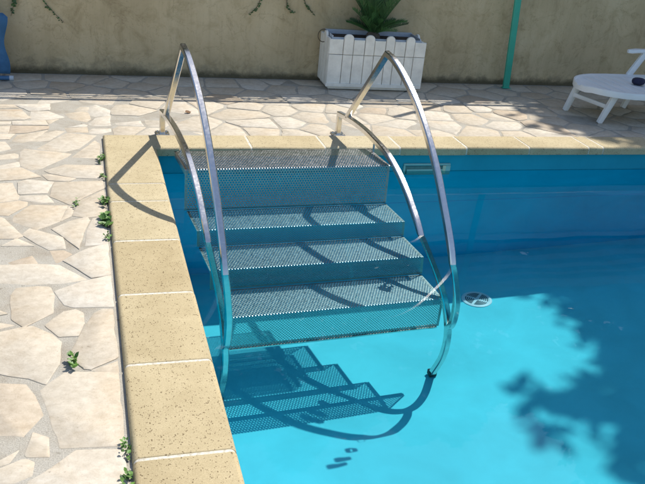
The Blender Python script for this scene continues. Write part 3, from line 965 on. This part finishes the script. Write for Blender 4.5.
# ------------------------------------------------------------------ white plastic sun lounger
lg = thing('sun_lounger', 'white plastic sun lounger with a rounded foot end and raised back', 'sun lounger', (4.6, 5.49, PAVE))
SZ = .245
def loutline(x):
    """half width at distance x from the foot tip"""
    if x < .46: return .345 * math.sqrt(max(0, 1 - ((.46 - x) / .46) ** 2.3))
    return .345
def slab(name, pts_fn, thick, mat, parent):
    pass
X0, LC = 3.745, 5.495
xs_ = [0.0, .012, .035, .07, .11, .16, .22, .30, .45, .65, .85, 1.06]
mb = MB()
half = 9
rows = []
for x in xs_:
    hw = max(loutline(x), .03)
    for lvl in (0, 1, 2, 3):
        zz = (SZ - .012, SZ, SZ - .012, SZ - .042)[lvl] if lvl else SZ
    rows.append(hw)
prof = [(-1.0, -.045), (-1.0, -.012), (-.975, 0), (-.86, .002), (-.80, -.008), (0, -.010), (.80, -.008), (.86, .002), (.975, 0), (1.0, -.012), (1.0, -.045)]
vs = [(X0 + x, LC + hw * u, SZ + z + (-.01 if x < .02 else 0)) for x, hw in zip(xs_, rows) for u, z in prof]
n = len(prof); fs = []
for i in range(len(xs_) - 1):
    for k in range(n - 1): fs.append((i * n + k, (i + 1) * n + k, (i + 1) * n + k + 1, i * n + k + 1))
fs.append(tuple(range(n))); 
mb.add(vs, fs)
# underside
vs = [(X0 + x, LC + hw * u * .96, SZ - .04) for x, hw in zip(xs_, rows) for u in (-1, 1)]
mb.add(vs, [(2 * i, 2 * i + 1, 2 * i + 3, 2 * i + 2) for i in range(len(xs_) - 1)])
mb.build('seat', M['white'], lg, smooth=40)
# slats: shallow raised bars across the seat
mb = MB()
for k in range(9):
    x = X0 + .20 + k * .095
    mb.rbox((x, LC, SZ - .0085), (.078, 2 * loutline(x - X0) * .80, .012), .004)
mb.build('seat_slats', M['white'], lg)
# raised back, hinged at x = X0 + 1.06
hb = Vector((X0 + 1.07, LC, SZ)); ang = math.radians(38)
du = Vector((math.cos(ang), 0, math.sin(ang))); nn = Vector((-math.sin(ang), 0, math.cos(ang)))
mb = MB()
Rb = Matrix.Rotation(-ang, 3, 'Y')
for c, s in (((.39, -.325), (.78, .06, .035)), ((.39, .325), (.78, .06, .035)), ((.03, 0), (.06, .59, .03)), ((.75, 0), (.08, .71, .035))):
    mb.rbox(hb + du * c[0] + Vector((0, c[1], 0)), s, .01, Rb)
bk = mb.build('backrest', M['white'], lg)
mb = MB()
for k in range(7): mb.rbox(hb + du * (.12 + k * .093), (.062, .59, .014), .004, Rb)
mb.build('back_slats', M['white'], bk)
def bar(p, q, w1, w2, mat, parent, name, depth=.035):
    p, q = Vector(p), Vector(q)
    t = (q - p).normalized(); a_ = t.cross(Vector((0, 1, 0)) if abs(t.y) < .8 else Vector((1, 0, 0))).normalized(); b_ = t.cross(a_)
    mb = MB(); vs = []
    for e, w_ in ((p, w1), (q, w2)):
        c = .25
        for u, v in ((-1 + c, -1), (1 - c, -1), (1, -1 + c), (1, 1 - c), (1 - c, 1), (-1 + c, 1), (-1, 1 - c), (-1, -1 + c)):
            vs.append(e + a_ * u * w_ / 2 + b_ * v * depth / 2)
    fs = [tuple(range(8)), tuple(range(15, 7, -1))] + [(k, k + 8, (k + 1) % 8 + 8, (k + 1) % 8) for k in range(8)]
    mb.add(vs, fs)
    return mb.build(name, mat, parent, smooth=50)
bar((3.945, 5.275, SZ - .03), (3.880, 5.315, PAVE), .055, .04, M['white'], lg, 'leg')
bar((3.835, 5.62, SZ - .03), (3.785, 5.665, PAVE), .055, .04, M['white'], lg, 'leg')
bar((3.915, 5.305, .105), (3.808, 5.635, .115), .032, .032, M['white'], lg, 'cross_bar', .02)
bar((5.05, 5.27, SZ - .03), (5.12, 5.25, PAVE), .055, .04, M['white'], lg, 'leg')
bar((4.50, 5.78, SZ - .03), (4.40, 5.76, PAVE), .055, .04, M['white'], lg, 'leg')
bar((4.42, 5.76, .09), (5.10, 5.28, .09), .032, .032, M['white'], lg, 'cross_bar', .02)
for sgn in (-1, 1):
    yy = LC + sgn * .335
    mb = MB()
    xs2 = [4.37, 4.40, 4.46, 4.60, 4.85, 5.02, 5.08]
    wd = [.012, .03, .036, .034, .032, .032, .02]
    vs = []
    for x, w_ in zip(xs2, wd):
        z = .445 + (.0 if x > 4.4 else -.006)
        for u, v in ((-w_, 0), (-w_ * .8, .012), (w_ * .8, .012), (w_, 0), (w_ * .8, -.014), (-w_ * .8, -.014)): vs.append((x, yy + u, z + v))
    fs = [tuple(range(5, -1, -1)), tuple(range(36, 42))]
    for i in range(6):
        for k in range(6): fs.append((i * 6 + k, i * 6 + (k + 1) % 6, (i + 1) * 6 + (k + 1) % 6, (i + 1) * 6 + k))
    mb.add(vs, fs)
    ar = mb.build('armrest', M['white'], lg, smooth=50)
    bar((4.55, yy, .435), (4.43, yy, SZ - .01), .05, .05, M['white'], ar, 'support', .03)
    bar((4.98, yy, .435), (4.90, yy, SZ - .01), .05, .05, M['white'], ar, 'support', .03)

pc = Vector((4.27, 5.475, SZ + .028))
mb = MB()
prof = [(0, -.028), (.03, -.027), (.046, -.015), (.05, 0), (.045, .014), (.03, .024), (0, .027)]
nn_ = 20
vs = [pc + Vector((1.1 * r * math.cos(2 * math.pi * k / nn_), r * math.sin(2 * math.pi * k / nn_) * (1 + .08 * math.sin(3 * k)), z)) for r, z in prof for k in range(nn_)]
mb.add(vs, [(i * nn_ + k, i * nn_ + (k + 1) % nn_, (i + 1) * nn_ + (k + 1) % nn_, (i + 1) * nn_ + k) for i in range(len(prof) - 1) for k in range(nn_)])
po = thing('pouch', 'small dark navy pouch lying on the seat of the white lounger', 'pouch', pc)
mb.build('body', M['navy'], po, smooth=60)
mb = MB(); mb.tube([pc + Vector((-.06 + .012 * k, -.004, .0275 - .0014 * (k - 5) ** 2 * .5)) for k in range(11)], .0025, 6); mb.build('zip', M['rubber'], po)

# ------------------------------------------------------------------ blue folding deck chair (mostly outside the frame)
dc = thing('deck_chair', 'blue canvas folding deck chair by the wall, cut off by the picture edge', 'deck chair', (-.85, 6.23, PAVE))
XE = -.515
mb = MB()
K = 16
vs = []
for i in range(K + 1):
    t = i / K
    z = .03 + .425 * t
    bul = .012 * math.sin(t * 9) - .030 * t * (1 - t) * 2 - (.03 if t > .96 else 0)
    for j in range(9):
        s = j / 8
        x = -1.22 + (XE + bul + 1.22) * s
        y = 6.205 + .05 * t + .012 * math.sin(s * 9 + t * 4)
        vs.append((x, y, z))
mb.add(vs, [(i * 9 + j, i * 9 + j + 1, i * 9 + j + 10, i * 9 + j + 9) for i in range(K) for j in range(8)])
o = mb.build('canvas', M['blue'], dc, smooth=80)
md = o.modifiers.new('thickness', 'SOLIDIFY'); md.thickness = .006
mb = MB(); mb.tube([(-1.28, 6.26, PAVE + .020), (-.9, 6.245, PAVE + .020), (-.515, 6.225, PAVE + .020)], .017, 12); fb = mb.build('base_tube', M['blue_tube'], dc, smooth=60)
mb = MB(); mb.tube([(-.522, 6.2253, PAVE + .020), (-.494, 6.224, PAVE + .020)], .0195, 12); mb.build('end_cap', M['grey_cap'], fb, smooth=60)
for x in (-1.21, -.60):
    mb = MB(); mb.tube([(x, 6.25, PAVE + .02), (x, 6.27, .25), (x, 6.30, .50)], .012, 10); mb.build('frame_tube', M['blue_tube'], dc, smooth=60)
mb = MB(); mb.tube([(-1.21, 6.30, .50), (-.60, 6.30, .50)], .012, 10); mb.build('top_tube', M['blue_tube'], dc, smooth=60)
for x in (-1.21, -.60):
    mb = MB(); mb.tube([(x, 6.255, PAVE + .10), (x - .01, 6.05, PAVE + .17), (x - .01, 5.80 + .25, PAVE + .012)], .011, 10); mb.build('front_leg', M['blue_tube'], dc, smooth=60)

# ------------------------------------------------------------------ weeds in the joint along the coping, fallen leaf
def weed(x, y, n, s, label, spread=.03):
    o = thing('weed', label, 'weed', (x, y, PAVE), 'weeds sprouting in the paving joints')
    mb = MB()
    for k in range(n):
        a = rnd.uniform(0, 6.28); r = rnd.random() * spread
        c = Vector((x + r * .55 * math.cos(a), y + r * 1.5 * math.sin(a), PAVE + rnd.uniform(.0, .022)))
        R_ = Matrix.Rotation(rnd.uniform(0, 6.28), 3, 'Z') @ Matrix.Rotation(-rnd.uniform(.1, 1.1), 3, 'Y')
        leaf(mb, c, s * rnd.uniform(.6, 1.3), R_)
    mb.build('leaves', M['weed'], o)
    mb = MB()
    for k in range(4):
        a = rnd.uniform(0, 6.28)
        mb.tube([(x, y, PAVE - .008), (x + .012 * math.cos(a), y + .02 * math.sin(a), PAVE + .018)], .0014, 5)
    mb.build('stems', M['weed'], o)
weed(.083, 4.50, 30, .020, 'small green weed in the coping joint, farthest from the camera near the pool corner', .05)
weed(.080, 4.22, 16, .017, 'sparse small weed in the coping joint level with the handrail shadow', .04)
weed(.080, 3.86, 34, .022, 'leafy weed in the coping joint just behind the biggest weed', .04)
weed(.078, 3.62, 64, .030, 'biggest bushy weed in the joint beside the left coping', .045)
weed(.078, 3.45, 16, .016, 'tiny weed in the coping joint just in front of the biggest weed', .04)
weed(-.068, 2.435, 22, .022, 'lone green weed growing between paving slabs away from the coping', .022)
weed(.083, 1.955, 20, .016, 'small weed beside the coping nearest the big pentagonal slab corner', .03)
weed(.083, 1.83, 16, .016, 'weed in the coping joint nearest the camera', .03)
weed(-.055, 3.84, 18, .014, 'dry brownish weed tuft in a cracked joint between white slabs', .04)

def scrap(x, y, z, s, rot, label, name='dry_leaf', mat='dryleaf'):
    mb = MB()
    R_ = Matrix.Rotation(rot, 3, 'Z') @ Matrix.Rotation(.25, 3, 'X')
    leaf(mb, Vector((x, y, z)), s, R_)
    o = mb.build(name, M[mat], top=(x, y, z))
    tag(o, label, 'dry leaf')
scrap(.665, 5.44, PAVE + .010, .05, .4, 'single curled brown leaf on sunlit paving behind the left handrail post')

# ------------------------------------------------------------------ trees outside the frame, whose shade falls on the water
def tree(base, height, blobs, label, nleaf):
    o = thing('garden_tree', label, 'tree', base, 'shade trees round the pool')
    b_ = Vector(base)
    mb = MB()
    cs = [Vector(c) for c, r in blobs]
    mid = sum(cs, Vector()) / len(cs)
    fork = Vector((b_.x * .7 + mid.x * .3, b_.y * .7 + mid.y * .3, height))
    mb.tube(catmull([b_, b_ * .6 + fork * .4 + Vector((.06, -.04, 0)), fork], 5), [.15 - .006 * k for k in range(11)], 10)
    for c in cs:
        mb.tube(catmull([fork, (fork + c) / 2 + Vector((rnd.uniform(-.2, .2), rnd.uniform(-.2, .2), .1)), c], 5), [.075 - .006 * k for k in range(11)], 7)
    mb.build('trunk', M['bark'], o, smooth=60)
    mb = MB()
    tot = sum(r ** 2 for c, r in blobs)
    for c, r in blobs:
        for k in range(int(nleaf * r ** 2 / tot / 14)):
            while True:
                v = Vector((rnd.uniform(-1, 1), rnd.uniform(-1, 1), rnd.uniform(-1, 1)))
                if .1 < v.length < 1: break
            cc = Vector(c) + v * r
            for j in range(14):
                q = cc + Vector((rnd.gauss(0, .13), rnd.gauss(0, .13), rnd.gauss(0, .09)))
                R_ = Matrix.Rotation(rnd.uniform(0, 6.28), 3, 'Z') @ Matrix.Rotation(rnd.gauss(0, .6), 3, 'X') @ Matrix.Rotation(rnd.gauss(0, .6), 3, 'Y')
                s = rnd.uniform(.08, .14)
                mb.add([q + R_ @ Vector(p) for p in ((-s, 0, 0), (0, -s * .45, 0), (s, 0, 0), (0, s * .45, 0))], [(0, 1, 2, 3)])
    mb.build('crown', M['leaf'], o)
def hedge(x0, x1, y0, y1, h, label, n=16000, k_=1.0):  # unseen hedge, added so the water mirrors dark green instead of sky
    o = thing('reflection_hedge', label, 'hedge', ((x0 + x1) / 2, (y0 + y1) / 2, PAVE))
    mb = MB()
    for k in range(n):
        q = Vector((rnd.uniform(x0, x1), 0, 0)); t = rnd.random()
        hh = h * (.93 + .05 * math.sin(q.x * 2.1) + .03 * math.sin(q.x * 5.3 + 1))
        if rnd.random() < .7: q.y, q.z = y0 + abs(rnd.gauss(0, .09)), rnd.uniform(.1, hh)
        else: q.y, q.z = rnd.uniform(y0, y1), hh - abs(rnd.gauss(0, .1))
        R_ = Matrix.Rotation(rnd.uniform(0, 6.28), 3, 'Z') @ Matrix.Rotation(rnd.gauss(1.0, .6), 3, 'X')
        s = rnd.uniform(.07, .13) * k_
        mb.add([q + R_ @ Vector(p) for p in ((-s, 0, 0), (0, -s * .5, 0), (s, 0, 0), (0, s * .5, 0))], [(0, 1, 2, 3)])
    mb.build('foliage', M['leaf'], o)
    for i in range(int((x1 - x0) / 1.2)):
        x = x0 + .6 + 1.2 * i
        mb = MB(); mb.tube([(x, (y0 + y1) / 2, PAVE), (x + .05, (y0 + y1) / 2, h * .5), (x - .04, (y0 + y1) / 2 + .05, h * .9)], [.05, .035, .012], 7)
        mb.build('stem', M['bark'], o)
hedge(-4, 9.5, 7.45, 8.2, 3.0, 'unseen evergreen hedge added behind the wall to darken the reflection in the water')
hedge(-6, 16, 11.8, 12.8, 8.6, 'unseen very tall hedge added far behind the wall to keep sky out of the water reflection', 26000, 2.2)
def over(x, y, h):     # the point at height h whose shadow lands at (x, y, 0)
    return (x + .12 + .597 * h, y + .442 * h, h)
tree((8.9, 7.9, PAVE), 4.0, [(over(4.75, 4.35, 6.0), 1.05), (over(4.65, 3.75, 6.2), 1.0), (over(4.1, 4.25, 6.0), .42), (over(5.9, 5.0, 6.6), 1.3), (over(5.8, 3.9, 6.8), 1.3), (over(4.75, 5.55, 5.8), .95), (over(3.75, 5.35, 5.6), .34), (over(4.0, 5.65, 5.6), .42)], 'leafy tree behind the wall casting dappled shade on the lounger', 34000)
tree((8.9, 5.6, PAVE), 3.8, [(over(4.3, 3.1, 6.1), 1.05), (over(3.62, 3.3, 5.9), .30), (over(3.78, 2.75, 6.1), .55), (over(3.95, 3.45, 6.0), .5), (over(3.0, 3.42, 6.0), .13), (over(4.1, 2.3, 6.1), 1.05), (over(4.2, 1.3, 6.4), 1.15), (over(5.5, 2.6, 6.6), 1.3), (over(5.4, 1.2, 6.6), 1.3)], 'leafy tree beside the pool casting shade on the right of the water', 36000)

# ------------------------------------------------------------------ light, sky, camera
sd = bpy.data.lights.new('sun', 'SUN')
sd.energy = SUN_E
sd.angle = math.radians(.53)
sd.color = (1.0, .96, .89)
so = bpy.data.objects.new('sun', sd); COL.objects.link(so)
so.rotation_euler = (-SUN).to_track_quat('-Z', 'Y').to_euler()
so.location = (3, 3, 8)
wd = bpy.data.worlds.new('World'); scene.world = wd; wd.use_nodes = True
nt = wd.node_tree
bg = nt.nodes['Background']
sky = nt.nodes.new('ShaderNodeTexSky'); sky.sky_type = 'NISHITA'; sky.sun_disc = False
sky.sun_elevation = math.asin(SUN.z)
sky.sun_rotation = math.atan2(SUN.x, SUN.y)
sky.dust_density = 1.0
sky.ozone_density = 1.0
nt.links.new(sky.outputs[0], bg.inputs['Color'])
bg.inputs['Strength'].default_value = SKY_S
# refraction of sunlight through the water surface
sd.cycles.is_caustics_light = True
water.cycles.is_caustics_caster = True
recv = [floor, pwall] + [o for o in bpy.data.objects if o.type == 'MESH' and o.parent and (o.parent == steps or o.parent.parent == steps or o.parent in (dn, sk))]
for o in recv: o.cycles.is_caustics_receiver = True

cd = bpy.data.cameras.new('camera')
cam = bpy.data.objects.new('camera', cd); COL.objects.link(cam)
r_ = Vector((0.9601953936513391, -0.264556813104936, 0.08963536495440846))
u_ = Vector((0.03285806276953798, 0.425643536582, 0.9042941598158206))
f_ = Vector((0.27738989477229187, 0.8653538423129163, -0.4173937875346126))
mt = Matrix((r_, u_, -f_)).transposed().to_4x4()
mt.translation = Vector((0, 0, 1.58))
cam.matrix_world = mt
cd.sensor_width = 36
cd.lens = 806.5 / 645 * 36
cd.clip_start = .05
cd.clip_end = 400
scene.camera = cam
scene.view_settings.view_transform = 'Standard'
scene.view_settings.look = 'None'
scene.view_settings.exposure = EXPO
scene.view_settings.gamma = 1
scene.view_settings.use_curve_mapping = False
scene.render.engine = 'CYCLES'
cy_ = scene.cycles
cy_.use_denoising = True
cy_.max_bounces = 10
cy_.diffuse_bounces = 5
cy_.glossy_bounces = 5
cy_.transmission_bounces = 8
cy_.transparent_max_bounces = 8
cy_.caustics_reflective = False
cy_.caustics_refractive = True
cy_.blur_glossy = .3
cy_.sample_clamp_indirect = 8
